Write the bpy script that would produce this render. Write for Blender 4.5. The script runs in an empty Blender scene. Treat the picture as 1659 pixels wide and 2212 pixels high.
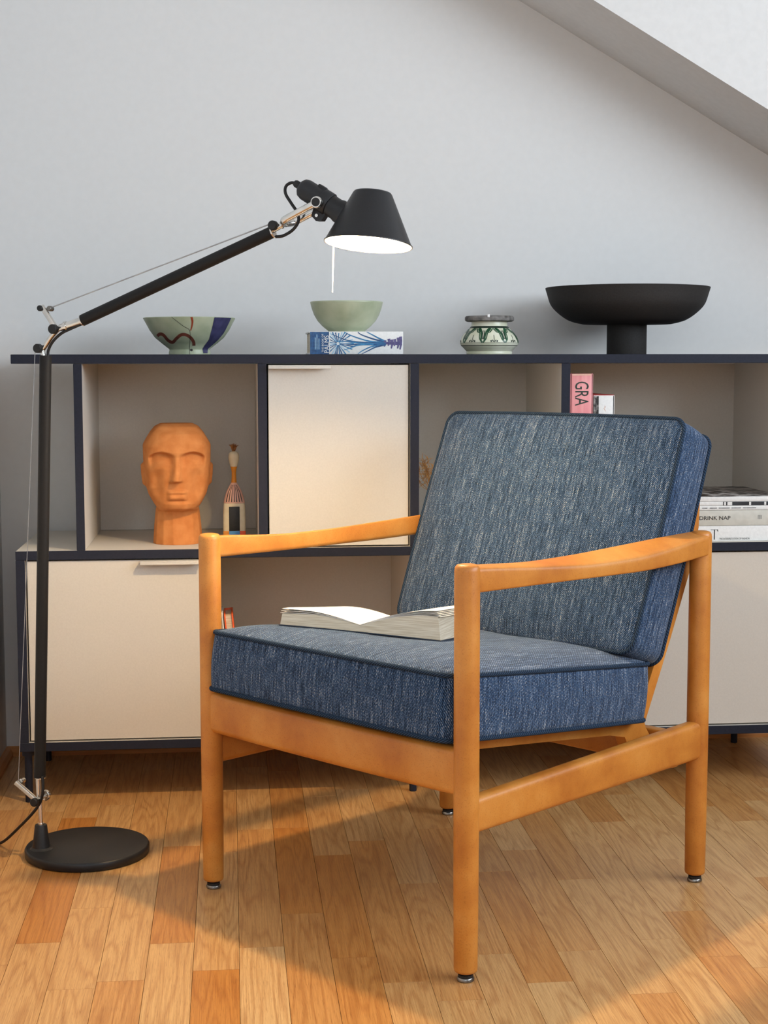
import bpy, bmesh, math, random
from mathutils import Vector, Matrix

random.seed(7)
scene = bpy.context.scene
C = scene.collection

# ------------------------------------------------------------------ camera, world, light, exposure
YAW, PITCH, ROLL, FPX = .0996, .0961, -.0011, 3319.04
CAM = Vector((0, -3.0364, .8705))
fw = Vector((math.sin(YAW)*math.cos(PITCH), math.cos(YAW)*math.cos(PITCH), -math.sin(PITCH)))
rt = Vector((math.cos(YAW), -math.sin(YAW), 0))
up = rt.cross(fw)
r2 = rt*math.cos(ROLL)+up*math.sin(ROLL)
u2 = -rt*math.sin(ROLL)+up*math.cos(ROLL)
cd = bpy.data.cameras.new('camera')
cam = bpy.data.objects.new('camera', cd)
C.objects.link(cam)
cam.matrix_world = Matrix(((r2.x, u2.x, -fw.x, CAM.x), (r2.y, u2.y, -fw.y, CAM.y), (r2.z, u2.z, -fw.z, CAM.z), (0, 0, 0, 1)))
cd.sensor_fit = 'VERTICAL'
cd.sensor_height = 36
cd.lens = FPX/2212*36
cd.clip_start = .02
scene.camera = cam

world = bpy.data.worlds.new('world')
scene.world = world
world.use_nodes = True
bg = world.node_tree.nodes['Background']
bg.inputs[0].default_value = (.80, .90, 1.0, 1)
bg.inputs[1].default_value = 1.0

SLOPE = .573                                   # attic roof: z = 1.67 - SLOPE (x - .643)
def roof_z(x): return 1.67-SLOPE*(x-.643)
CHEEK_Y, CEIL_Z = .13, 2.45                     # in front of CHEEK_Y the roof opens into a wide dormer
XL, XR, YB, YF = -.505, 2.30, .4024, -4.2
WIN = (-3.95, -.75, 1.05, 2.10)                 # dormer window in the right wall: y0, y1, z0, z1
def area(name, loc, direction, sx, sy, power, col):
    ld = bpy.data.lights.new(name, 'AREA'); ld.shape = 'RECTANGLE'
    ld.size = sx; ld.size_y = sy; ld.energy = power; ld.color = col
    o = bpy.data.objects.new(name, ld); C.objects.link(o)
    o.location = loc
    o.rotation_euler = Vector(direction).to_track_quat('-Z', 'Y').to_euler()
    return o
area('dormer_window_daylight', (XR+.09, (WIN[0]+WIN[1])/2, (WIN[2]+WIN[3])/2), (-1, 0, 0), WIN[3]-WIN[2], WIN[1]-WIN[0], 114, (.82, .91, 1.0))
scene.objects['dormer_window_daylight'].rotation_euler = (0, math.pi/2, 0)
FILL_WIN = (-.46, .44, .95, 2.05)                  # unseen window added behind the camera for weak fill: x0, x1, z0, z1
area('front_fill_light', ((FILL_WIN[0]+FILL_WIN[1])/2, YF-.09, (FILL_WIN[2]+FILL_WIN[3])/2), (0, 1, 0), FILL_WIN[1]-FILL_WIN[0], FILL_WIN[3]-FILL_WIN[2], 13, (.86, .93, 1.0))  # added fill light, brightens the gap left of the sideboard

scene.view_settings.view_transform = 'Standard'
scene.view_settings.look = 'None'
scene.view_settings.gamma = 1
scene.view_settings.use_curve_mapping = False
scene.view_settings.exposure = 0.0
scene.cycles.use_denoising = True
scene.cycles.max_bounces = 8
scene.cycles.diffuse_bounces = 5
scene.cycles.caustics_reflective = False
scene.cycles.caustics_refractive = False

# ------------------------------------------------------------------ colour and materials
def lin(r, g, b):
    def f(c):
        c /= 255
        return c/12.92 if c <= .04045 else ((c+.055)/1.055)**2.4
    return (f(r), f(g), f(b), 1)

class NT:
    def __init__(s, name, rough=.5, col=(.8, .8, .8, 1), metal=0, spec=.5):
        s.m = bpy.data.materials.new(name); s.m.use_nodes = True
        s.t = s.m.node_tree; s.b = s.t.nodes['Principled BSDF']
        s.b.inputs['Base Color'].default_value = col
        s.b.inputs['Roughness'].default_value = rough
        s.b.inputs['Metallic'].default_value = metal
        s.b.inputs['Specular IOR Level'].default_value = spec
    def n(s, kind, **kw):
        nd = s.t.nodes.new(kind)
        for k, v in kw.items():
            if hasattr(nd, k) and not k.startswith('i_'): setattr(nd, k, v)
            else: nd.inputs[k[2:].replace('_', ' ')].default_value = v
        return nd
    def l(s, a, b): s.t.links.new(a, b)
    def coord(s, out='Object', scale=(1, 1, 1)):
        tc = s.n('ShaderNodeTexCoord'); mp = s.n('ShaderNodeMapping')
        mp.inputs['Scale'].default_value = scale
        s.l(tc.outputs[out], mp.inputs[0]); return mp.outputs[0]
    def noise(s, vec, scale=5, detail=3, rough=.5, dist=0):
        nd = s.n('ShaderNodeTexNoise')
        nd.inputs['Scale'].default_value = scale; nd.inputs['Detail'].default_value = detail
        nd.inputs['Roughness'].default_value = rough; nd.inputs['Distortion'].default_value = dist
        s.l(vec, nd.inputs['Vector']); return nd.outputs['Fac']
    def ramp(s, fac, stops):
        nd = s.n('ShaderNodeValToRGB'); e = nd.color_ramp.elements
        while len(e) > len(stops): e.remove(e[-1])
        while len(e) < len(stops): e.new(.5)
        for el, (p, c) in zip(e, stops): el.position = p; el.color = c
        s.l(fac, nd.inputs[0]); return nd.outputs[0]
    def mix(s, a, b, fac, mode='MIX'):
        nd = s.n('ShaderNodeMix'); nd.data_type = 'RGBA'; nd.blend_type = mode
        for v, i in ((fac, 0), (a, 6), (b, 7)):
            if isinstance(v, (int, float)): nd.inputs[i].default_value = v
            elif isinstance(v, tuple): nd.inputs[i].default_value = v
            else: s.l(v, nd.inputs[i])
        return nd.outputs[2]
    def math(s, op, a, b=0):
        nd = s.n('ShaderNodeMath'); nd.operation = op
        for v, i in ((a, 0), (b, 1)):
            if isinstance(v, (int, float)): nd.inputs[i].default_value = v
            else: s.l(v, nd.inputs[i])
        return nd.outputs[0]
    def base(s, c): s.l(c, s.b.inputs['Base Color'])
    def bump(s, h, strength=.2, dist=.001):
        nd = s.n('ShaderNodeBump'); nd.inputs['Strength'].default_value = strength; nd.inputs['Distance'].default_value = dist
        s.l(h, nd.inputs['Height']); s.l(nd.outputs[0], s.b.inputs['Normal'])

M = {}
def speckle(name, c1, c2, scale, rough=.5, detail=3, bump=0, spec=.5, metal=0, stretch=(1, 1, 1), lo=.35, hi=.65, bdist=.001):
    t = NT(name, rough, c1, metal, spec)
    v = t.coord('Object', stretch)
    f = t.noise(v, scale, detail)
    t.base(t.ramp(f, [(lo, c1), (hi, c2)]))
    if bump: t.bump(f, bump, bdist)
    M[name] = t.m
    return t
speckle('wall_paint', lin(217, 217, 216), lin(219, 219, 218), 60, .9, bump=.01, spec=.2)
speckle('ceiling_paint', lin(210, 210, 209), lin(214, 214, 213), 60, .9, bump=.05, spec=.2)
speckle('low_bounce_grey', lin(150, 148, 145), lin(155, 153, 150), 60, .9, bump=.01, spec=.2)  # grey chosen for the unseen walls to cut bounced fill light
speckle('sand_panel', lin(204, 198, 188), lin(208, 202, 192), 300, .55, bump=.02, spec=.35)
speckle('midnight_edge', lin(32, 35, 47), lin(36, 39, 52), 200, .55, spec=.2)
speckle('black_lacquer', lin(26, 27, 30), lin(30, 31, 34), 400, .42, bump=.03, spec=.4)
speckle('black_paint', lin(22, 21, 21), lin(26, 25, 25), 500, .55, bump=.04, spec=.25)
speckle('black_rubber', lin(22, 22, 23), lin(27, 27, 28), 300, .5, spec=.4)
speckle('chrome', lin(205, 203, 198), lin(222, 220, 215), 60, .16, metal=1)
speckle('steel', lin(120, 116, 112), lin(150, 146, 140), 60, .3, metal=1)
speckle('wire', lin(160, 162, 165), lin(180, 182, 184), 60, .45, metal=.6)
speckle('lamp_white', lin(240, 238, 232), lin(246, 244, 240), 60, .5)
speckle('terracotta', lin(192, 118, 62), lin(206, 134, 76), 45, .85, 6, bump=.25, spec=.2, bdist=.0012)
speckle('matt_black', lin(40, 38, 37), lin(46, 44, 43), 300, .7, bump=.03, spec=.3)
speckle('glaze_sage', lin(158, 168, 140), lin(176, 184, 158), 28, .35, 5)
speckle('glaze_cream', lin(205, 207, 180), lin(222, 222, 202), 30, .3, 4)
speckle('ink_brown', lin(98, 52, 40), lin(118, 64, 50), 120, .45)
speckle('ink_rust', lin(140, 58, 36), lin(160, 74, 46), 150, .45)
speckle('ink_violet', lin(54, 53, 84), lin(70, 70, 106), 60, .35)
speckle('ink_black', lin(24, 24, 24), lin(32, 32, 32), 150, .5)
speckle('ink_green', lin(20, 66, 42), lin(34, 86, 56), 150, .35)
speckle('ink_grey', lin(120, 122, 122), lin(150, 152, 152), 150, .6)
speckle('ink_dark_green', lin(30, 44, 36), lin(44, 58, 48), 150, .4)
speckle('stone_lid', lin(70, 68, 66), lin(136, 132, 128), 70, .7, 5, bump=.3)
speckle('paper', lin(242, 237, 227), lin(246, 242, 234), 200, .9, spec=.1)
speckle('page_edges', lin(206, 192, 166), lin(234, 225, 206), 700, .9, spec=.1, stretch=(.03, .03, 1))
speckle('paper_white', lin(226, 226, 224), lin(234, 234, 232), 200, .6, spec=.3)
speckle('cover_grey', lin(196, 194, 184), lin(206, 204, 194), 60, .6)
speckle('cover_dark', lin(30, 32, 38), lin(48, 50, 56), 60, .4)
speckle('cover_navy', lin(44, 58, 78), lin(54, 68, 88), 90, .5)
speckle('cover_pink', lin(222, 128, 132), lin(236, 158, 158), 14, .5, stretch=(6, 6, .6))
speckle('cover_red', lin(160, 44, 44), lin(178, 56, 54), 80, .5)
speckle('cover_orange', lin(232, 88, 30), lin(240, 104, 44), 80, .5)
speckle('photo_print', lin(28, 22, 20), lin(190, 184, 180), 55, .4, 5, lo=.42, hi=.62)
speckle('ink_blue', lin(30, 100, 150), lin(66, 140, 186), 130, .5)
speckle('ink_deep_blue', lin(24, 66, 112), lin(40, 92, 142), 200, .5)
speckle('ink_pale_blue', lin(150, 192, 218), lin(176, 210, 230), 200, .5)
speckle('ink_purple', lin(76, 70, 118), lin(100, 92, 140), 160, .5)
speckle('doll_cream', lin(226, 212, 180), lin(234, 222, 192), 80, .5)
speckle('doll_pink', lin(232, 182, 162), lin(240, 194, 176), 80, .5)
speckle('doll_orange', lin(226, 140, 34), lin(234, 152, 46), 80, .5)
speckle('doll_blue', lin(70, 138, 198), lin(84, 150, 208), 80, .5)
speckle('doll_red', lin(232, 80, 24), lin(240, 92, 34), 80, .5)
speckle('fur_brown', lin(120, 70, 36), lin(176, 120, 66), 120, .9)
speckle('dry_straw', lin(166, 112, 52), lin(196, 144, 78), 90, .9)
speckle('vase_clay', lin(150, 120, 96), lin(168, 138, 112), 60, .7)

def bulb_mat():
    t = NT('lamp_bulb', .4)
    n = t.noise(t.coord('Object'), 30, 2)
    e = t.ramp(n, [(0, (1, .70, .36, 1)), (1, (1, .72, .38, 1))])
    t.base(e); t.l(e, t.b.inputs['Emission Color'])
    t.b.inputs['Emission Strength'].default_value = BULB
    M['bulb'] = t.m
BULB = 1780.0
bulb_mat()

def wood_chair():
    t = NT('beech', .38, spec=.45)
    v = t.coord('Object')
    mp = t.coord('Object', (14, 14, 14))
    d = t.noise(v, 6, 3)
    big = t.noise(v, 9, 4, .6)
    fine = t.noise(t.coord('Object', (90, 90, 90)), 5, 4, .6)
    col = t.ramp(big, [(.28, lin(166, 96, 32)), (.5, lin(190, 122, 48)), (.72, lin(206, 144, 70))])
    fl = t.ramp(fine, [(.30, lin(150, 84, 30)), (.46, (1, 1, 1, 1))])
    col = t.mix(col, fl, .28, 'MULTIPLY')
    t.base(col)
    t.l(t.ramp(fine, [(0, (.32,)*3+(1,)), (1, (.50,)*3+(1,))]), t.b.inputs['Roughness'])
    t.bump(fine, .05, .0005)
    M['beech'] = t.m
wood_chair()

def parquet():
    t = NT('parquet', .34, spec=.45)
    g = t.n('ShaderNodeNewGeometry')
    at = t.n('ShaderNodeAttribute'); at.attribute_name = 'tone'
    sd = t.n('ShaderNodeAttribute'); sd.attribute_name = 'seed'
    add = t.n('ShaderNodeVectorMath'); add.operation = 'ADD'
    t.l(g.outputs['Position'], add.inputs[0]); t.l(sd.outputs['Vector'], add.inputs[1])
    def mapped(sc):
        mp = t.n('ShaderNodeMapping'); mp.inputs['Scale'].default_value = sc
        t.l(add.outputs[0], mp.inputs[0]); return mp.outputs[0]
    fibre = t.noise(mapped((560, 9, 560)), 1, 4, .65)
    pores = t.noise(mapped((1500, 34, 1500)), 1, 2, .6)
    # cathedral figure: contour lines of a slow noise
    slow = t.noise(mapped((16, 1.5, 16)), 1, 2, .5, .2)
    rings = t.math('FRACT', t.math('MULTIPLY', slow, 13.0))
    ringc = t.math('ABSOLUTE', t.math('SUBTRACT', rings, .5))
    tone = at.outputs['Fac']
    c = t.ramp(tone, [(0, lin(190, 124, 56)), (.25, lin(196, 138, 76)), (.5, lin(203, 153, 95)), (.75, lin(208, 164, 108)), (1, lin(214, 174, 122))])
    c = t.mix(c, t.ramp(fibre, [(.3, lin(176, 140, 104)), (.6, (1, 1, 1, 1))]), .5, 'MULTIPLY')
    c = t.mix(c, t.ramp(ringc, [(.02, lin(190, 150, 112)), (.30, (1, 1, 1, 1))]), .34, 'MULTIPLY')
    c = t.mix(c, t.ramp(pores, [(.30, lin(150, 108, 70)), (.42, (1, 1, 1, 1))]), .5, 'MULTIPLY')
    t.base(c)
    t.l(t.ramp(fibre, [(0, (.26,)*3+(1,)), (1, (.40,)*3+(1,))]), t.b.inputs['Roughness'])
    t.bump(pores, .10, .0004)
    M['parquet'] = t.m
parquet()
speckle('subfloor', lin(70, 44, 24), lin(84, 54, 30), 40, .8)
speckle('trim_wood', lin(176, 112, 54), lin(196, 132, 72), 30, .45, stretch=(.2, .2, 4))

def fabric():
    t = NT('denim_weave', .95, spec=.12)
    tc = t.n('ShaderNodeUVMap'); tc.uv_map = 'weave'
    def mapped(sc):
        mp = t.n('ShaderNodeMapping'); mp.inputs['Scale'].default_value = sc
        t.l(tc.outputs[0], mp.inputs[0]); return mp.outputs[0]
    s1 = t.noise(mapped((860, 42, 1)), 1, 3, .65)
    s2 = t.noise(mapped((210, 9, 1)), 1, 2, .5)
    w = t.noise(mapped((900, 420, 1)), 1, 1, .5)
    # twill: fine diagonal ribs
    wv = t.n('ShaderNodeTexWave'); wv.wave_type = 'BANDS'; wv.bands_direction = 'DIAGONAL'
    wv.inputs['Scale'].default_value = 1; wv.inputs['Distortion'].default_value = 2.5; wv.inputs['Detail'].default_value = 2
    t.l(mapped((190, 130, 1)), wv.inputs['Vector'])
    a = t.math('ADD', t.math('MULTIPLY', s1, .42), t.math('MULTIPLY', s2, .17))
    a = t.math('ADD', a, t.math('MULTIPLY', w, .31))
    a = t.math('ADD', a, t.math('MULTIPLY', wv.outputs['Fac'], .10))
    c = t.ramp(a, [(.39, lin(10, 14, 22)), (.47, lin(22, 44, 72)), (.565, lin(70, 97, 130)), (.65, lin(184, 183, 178))])
    t.base(c)
    t.b.inputs['Sheen Weight'].default_value = .15
    t.b.inputs['Sheen Roughness'].default_value = .5
    t.bump(a, .5, .0014)
    M['denim'] = t.m
    p = NT('denim_piping', .95, spec=.12)
    tc = p.n('ShaderNodeUVMap'); tc.uv_map = 'weave'
    mp = p.n('ShaderNodeMapping'); mp.inputs['Scale'].default_value = (1, 1, 1)
    p.l(tc.outputs[0], mp.inputs[0])
    wv = p.n('ShaderNodeTexWave'); wv.bands_direction = 'DIAGONAL'; wv.inputs['Scale'].default_value = 130
    wv.inputs['Distortion'].default_value = 1
    p.l(mp.outputs[0], wv.inputs['Vector'])
    p.base(p.ramp(wv.outputs['Fac'], [(.2, lin(24, 33, 46)), (.8, lin(48, 66, 88))]))
    p.bump(wv.outputs['Fac'], .5, .001)
    M['piping'] = p.m
fabric()

# ------------------------------------------------------------------ mesh helpers
class MB:
    """collects vertices and faces of one part"""
    def __init__(s): s.v = []; s.f = []; s.fm = []; s.fs = []; s.uv = {}
    def add(s, vs, fs, mat=0, smooth=False, xf=None):
        o = len(s.v)
        for p in vs:
            p = Vector(p)
            s.v.append(xf @ p if xf is not None else p)
        for f in fs:
            s.f.append([i+o for i in f]); s.fm.append(mat); s.fs.append(smooth)
        return o
    def box(s, x0, x1, y0, y1, z0, z1, bev=0, mat=0, xf=None, seg=2, smooth=None):
        bm = bmesh.new()
        bmesh.ops.create_cube(bm, size=1)
        for v in bm.verts:
            v.co = Vector((x0+(v.co.x+.5)*(x1-x0), y0+(v.co.y+.5)*(y1-y0), z0+(v.co.z+.5)*(z1-z0)))
        if bev: bmesh.ops.bevel(bm, geom=list(bm.edges), offset=bev, segments=seg, affect='EDGES', profile=.5)
        bm.verts.index_update()
        s.add([v.co.copy() for v in bm.verts], [[v.index for v in f.verts] for f in bm.faces], mat, bool(bev) if smooth is None else smooth, xf)
        bm.free()
    def lathe(s, prof, seg=48, mat=0, xf=None, smooth=True, close=True):
        """prof: (r, z) pairs; r = 0 ends close to a point"""
        vs = []; fs = []
        rings = []
        for r, z in prof:
            if r < 1e-7:
                rings.append([len(vs)]); vs.append((0, 0, z))
            else:
                rings.append(list(range(len(vs), len(vs)+seg)))
                vs += [(r*math.cos(2*math.pi*i/seg), r*math.sin(2*math.pi*i/seg), z) for i in range(seg)]
        for a, b in zip(rings, rings[1:]):
            if len(a) == 1 and len(b) == 1: continue
            for i in range(seg):
                j = (i+1) % seg
                if len(a) == 1: fs.append([a[0], b[i], b[j]])
                elif len(b) == 1: fs.append([a[i], b[0], a[j]])
                else: fs.append([a[i], b[i], b[j], a[j]])
        s.add(vs, fs, mat, smooth, xf)
    def loft(s, rings, closed=False, caps=True, mat=0, smooth=True, xf=None):
        n = len(rings[0]); vs = [p for r in rings for p in r]; fs = []
        m = len(rings)
        for k in range(m if closed else m-1):
            a, b = k*n, ((k+1) % m)*n
            for i in range(n):
                j = (i+1) % n
                fs.append([a+i, b+i, b+j, a+j])
        if caps and not closed:
            fs.append(list(range(n)))
            fs.append(list(range((m-1)*n, m*n))[::-1])
        s.add(vs, fs, mat, smooth, xf)
    def tube(s, pts, rad, seg=16, mat=0, closed=False, xf=None, caps=True):
        pts = [Vector(p) for p in pts]
        rad = rad if isinstance(rad, (list, tuple)) else [rad]*len(pts)
        rings = []; ref = None
        n = len(pts)
        for i, p in enumerate(pts):
            a = pts[(i-1) % n] if (i > 0 or closed) else p
            b = pts[(i+1) % n] if (i < n-1 or closed) else p
            t = (b-a).normalized()
            if ref is None:
                ref = t.orthogonal().normalized()
            ref = (ref-t*ref.dot(t)).normalized()
            bi = t.cross(ref)
            rings.append([p+(ref*math.cos(2*math.pi*k/seg)+bi*math.sin(2*math.pi*k/seg))*rad[i] for k in range(seg)])
        s.loft(rings, closed, caps, mat, True, xf)
    def prism(s, poly, mapf, d0, d1, mat=0, smooth=False):
        """extrude 2D outline between depths; mapf(u, v, d) -> point"""
        n = len(poly)
        vs = [mapf(u, v, d0) for u, v in poly]+[mapf(u, v, d1) for u, v in poly]
        fs = [list(range(n))[::-1], list(range(n, 2*n))]+[[i, (i+1) % n, n+(i+1) % n, n+i] for i in range(n)]
        s.add(vs, fs, mat, smooth)
    def build(s, name, mats, parent=None, sharp=40):
        me = bpy.data.meshes.new(name)
        me.from_pydata([tuple(v) for v in s.v], [], s.f)
        if not isinstance(mats, (list, tuple)): mats = [mats]
        for m in mats: me.materials.append(M[m])
        for p, m, sm in zip(me.polygons, s.fm, s.fs): p.material_index = m; p.use_smooth = sm
        bm = bmesh.new(); bm.from_mesh(me)
        bmesh.ops.recalc_face_normals(bm, faces=bm.faces)
        if sharp:
            for e in bm.edges:
                if len(e.link_faces) == 2 and e.calc_face_angle(0) > math.radians(sharp): e.smooth = False
        bm.to_mesh(me); bm.free()
        if s.uv:
            uvl = me.uv_layers.new(name='weave')
            for p in me.polygons:
                key = tuple(sorted(p.vertices))
                d = s.uv.get(key)
                if d:
                    for li in p.loop_indices: uvl.data[li].uv = d[me.loops[li].vertex_index]
        o = bpy.data.objects.new(name, me); C.objects.link(o)
        if parent: o.parent = parent
        return o

def tag(o, label=None, cat=None, group=None, kind=None):
    if label: o['label'] = label
    if cat: o['category'] = cat
    if group: o['group'] = group
    if kind: o['kind'] = kind
    return o
def thing(name, loc, label, cat, rz=0, group=None):
    o = bpy.data.objects.new(name, None); C.objects.link(o)
    o.empty_display_size = .05
    o.location = loc; o.rotation_euler = (0, 0, rz)
    return tag(o, label, cat, group)
def text_mesh(name, body, size, mat, parent, mtx, extrude=.0001, align='LEFT', sx=1.0, spacing=1.0):
    cu = bpy.data.curves.new(name, 'FONT'); cu.body = body; cu.size = size; cu.extrude = extrude
    cu.align_x = align; cu.resolution_u = 3; cu.space_character = spacing
    tmp = bpy.data.objects.new(name, cu); C.objects.link(tmp)
    bpy.context.view_layer.update()
    dg = bpy.context.evaluated_depsgraph_get()
    me = bpy.data.meshes.new_from_object(tmp.evaluated_get(dg))
    bpy.data.objects.remove(tmp); bpy.data.curves.remove(cu)
    me.transform(mtx @ Matrix.Diagonal((sx, 1, 1, 1)))
    me.materials.clear(); me.materials.append(M[mat])
    me.name = name
    o = bpy.data.objects.new(name, me); C.objects.link(o)
    o.parent = parent
    return o
def axis_xf(o, z, x=None):
    """matrix taking local z to direction z at origin o"""
    z = Vector(z).normalized()
    x = Vector(x) if x is not None else z.orthogonal()
    x = (x-z*x.dot(z)).normalized(); y = z.cross(x)
    return Matrix(((x.x, y.x, z.x, o[0]), (x.y, y.y, z.y, o[1]), (x.z, y.z, z.z, o[2]), (0, 0, 0, 1)))
def smoothpath(pts, n=8):
    pts = [Vector(p) for p in pts]; out = []
    for i in range(len(pts)-1):
        p0 = pts[max(i-1, 0)]; p1 = pts[i]; p2 = pts[i+1]; p3 = pts[min(i+2, len(pts)-1)]
        for k in range(n):
            t = k/n
            out.append(.5*((2*p1)+(p2-p0)*t+(2*p0-5*p1+4*p2-p3)*t*t+(3*p1-p0-3*p2+p3)*t**3))
    out.append(pts[-1]); return out
def interp(x, tab):
    if x <= tab[0][0]: return tab[0][1]
    for (a, va), (b, vb) in zip(tab, tab[1:]):
        if x <= b: return va+(vb-va)*(x-a)/(b-a)
    return tab[-1][1]
def sstep(a, b, x):
    t = min(1, max(0, (x-a)/(b-a))); return t*t*(3-2*t)

# ------------------------------------------------------------------ the room
def struct(name, mb, mat): return tag(mb.build(name, mat), kind='structure')
PITCHX, X00 = .0672, .005
mb = MB(); mb.box(XL-.1, XR+.1, YF-.1, YB+.1, -.08, -.012); floor = struct('floor', mb, 'subfloor')

def plank_mesh(mb, x0, x1, y0, y1):
    g = .00030; c = .00015; z1 = 0; z0 = -.011
    a = [(x0+g, y0+g), (x1-g, y0+g), (x1-g, y1-g), (x0+g, y1-g)]
    b = [(x0+g+c, y0+g+c), (x1-g-c, y0+g+c), (x1-g-c, y1-g-c), (x0+g+c, y1-g-c)]
    vs = [(x, y, z0) for x, y in a]+[(x, y, z1-c*.8) for x, y in a]+[(x, y, z1) for x, y in b]
    fs = [[0, 3, 2, 1], [8, 9, 10, 11]]
    for i in range(4):
        j = (i+1) % 4
        fs += [[i, j, j+4, i+4], [i+4, j+4, j+8, i+8]]
    mb.add(vs, fs)
def plank_attr(me, data):
    t = me.attributes.new('tone', 'FLOAT', 'POINT'); s = me.attributes.new('seed', 'FLOAT_VECTOR', 'POINT')
    for i in range(len(me.vertices)):
        tn, sd = data[i//12]
        t.data[i].value = tn; s.data[i].vector = sd
# joints read off the photograph: strip -> [(y of joint, tone of the piece nearer than this joint)]
J = {-5: [(-.747, .62), (-.10, .10)], -4: [(-.603, .66), (-.02, .70)], -3: [(-.905, .35), (-.25, .72)],
     -2: [(-.768, .72), (-.297, .18), (.1, .6)], -1: [(-.879, .06), (-.34, .62)], 0: [(-.798, .82), (-.21, .45)],
     1: [(-1.14, .55), (-.662, .30), (-.206, .12)], 2: [(-.852, .18), (-.376, .14), (.0, .6)],  # dark boards, lowered further to imitate shade under the chair
     3: [(-.95, .5), (-.30, .32)], 4: [(-1.02, .6), (-.54, .42), (-.053, .68)], 5: [(-.86, .62), (-.239, .42)],
     6: [(-.971, .78), (-.494, .26)], 7: [(-.86, .66), (-.382, .46)], 8: [(-1.024, .40), (-.546, .66), (-.10, .46)],
     9: [(-.827, .70), (-.339, .70), (.05, .76)], 10: [(-.903, .30), (-.714, .34), (-.23, .70)],
     11: [(-.95, .52), (-.46, .70), (-.05, .78)], 12: [(-.78, .60), (-.198, .80)], 13: [(-.569, .36), (-.15, .80)],
     14: [(-.70, .66), (-.251, .80)], 15: [(-.5, .7), (-.12, .85)]}
rng = random.Random(11)
stuff = MB(); sdata = []
for k in range(-8, 32):
    x0 = X00+PITCHX*k; x1 = x0+PITCHX
    x0 = max(x0, XL); x1 = min(x1, XR)
    if x1-x0 < .005: continue
    js = sorted(J.get(k, []))
    lo = js[0][0] if js else -.75-rng.random()*.45
    hi = js[-1][0] if js else lo
    cuts = []                                        # (y0, y1, tone)
    if js:
        ys = [j[0] for j in js]
        for i in range(len(js)):
            # tone belongs to the piece ending (towards the wall) at this joint
            y0 = ys[i-1] if i else None
            cuts.append((y0, ys[i], js[i][1]))
        c2 = []
        y = ys[0]; first = y-rng.uniform(.32, .55)
        c2.append((first, ys[0], js[0][1]))
        for i in range(1, len(js)): c2.append((ys[i-1], ys[i], js[i][1]))
        cuts = c2; bottom = first; top = ys[-1]
    else:
        bottom = top = lo
    y = top
    while y < YB-.02:
        y2 = min(YB, y+rng.uniform(.30, .52)); 
        if YB-y2 < .06: y2 = YB
        cuts.append((y, y2, min(1, max(0, rng.gauss(.60, .17))))); y = y2
    y = bottom
    while y > YF:
        y2 = max(YF, y-rng.uniform(.30, .52)); cuts.append((y2, y, min(1, max(0, rng.gauss(.58, .18))))); y = y2
    for y0, y1, tn in cuts:
        sd = (rng.uniform(-9, 9), rng.uniform(-9, 9), rng.uniform(-9, 9))
        if x0 < 1.3 and y1 > -1.55:
            mb = MB(); plank_mesh(mb, x0, x1, y0, y1)
            o = mb.build('plank', 'parquet', floor, sharp=0); plank_attr(o.data, [(tn, sd)])
        else:
            plank_mesh(stuff, x0, x1, y0, y1); sdata.append((tn, sd))
so = stuff.build('plank_field', 'parquet', floor, sharp=0); plank_attr(so.data, sdata); so['kind'] = 'stuff'

T = .10
mb = MB(); mb.box(XL-T, XR+T, YB, YB+T, -.012, 2.75); struct('wall_back', mb, 'wall_paint')
mb = MB(); mb.box(XL-T, XL, YF, YB, -.012, 2.75); struct('wall_left', mb, 'wall_paint')
# right wall: knee wall under the roof strip, window wall of the dormer
mb = MB()
mb.box(XR, XR+T, CHEEK_Y, YB, -.012, roof_z(XR)+.02)
mb.box(XR, XR+T, YF, CHEEK_Y, -.012, WIN[2]); mb.box(XR, XR+T, YF, CHEEK_Y, WIN[3], CEIL_Z)
mb.box(XR, XR+T, YF, WIN[0], WIN[2], WIN[3]); mb.box(XR, XR+T, WIN[1], CHEEK_Y, WIN[2], WIN[3])
struct('wall_right', mb, 'low_bounce_grey')
mb = MB()
for x0, x1, z0, z1 in ((XL-T, FILL_WIN[0], -.012, 2.75), (FILL_WIN[1], XR+T, -.012, 2.75), (FILL_WIN[0], FILL_WIN[1], -.012, FILL_WIN[2]), (FILL_WIN[0], FILL_WIN[1], FILL_WIN[3], 2.75)): mb.box(x0, x1, YF-T, YF, z0, z1)
struct('wall_front', mb, 'low_bounce_grey')
mb = MB()  # frame of the added fill window, out of view
for x0, x1, z0, z1 in ((FILL_WIN[0], FILL_WIN[1], FILL_WIN[2], FILL_WIN[2]+.05), (FILL_WIN[0], FILL_WIN[1], FILL_WIN[3]-.05, FILL_WIN[3]), (FILL_WIN[0], FILL_WIN[0]+.05, FILL_WIN[2]+.05, FILL_WIN[3]-.05), (FILL_WIN[1]-.05, FILL_WIN[1], FILL_WIN[2]+.05, FILL_WIN[3]-.05)): mb.box(x0, x1, YF-.07, YF-.02, z0, z1)
struct('fill_window', mb, 'ceiling_paint')
# dormer window: frame and mullions in the opening
mb = MB()
y0, y1, z0, z1 = WIN
mb.box(XR+.02, XR+.07, y0, y1, z0, z0+.05); mb.box(XR+.02, XR+.07, y0, y1, z1-.05, z1)
for k in range(4):
    yy = y0+(y1-y0-.05)*k/3; mb.box(XR+.02, XR+.07, yy, yy+.05, z0+.05, z1-.05)
struct('window_1', mb, 'ceiling_paint')
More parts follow.
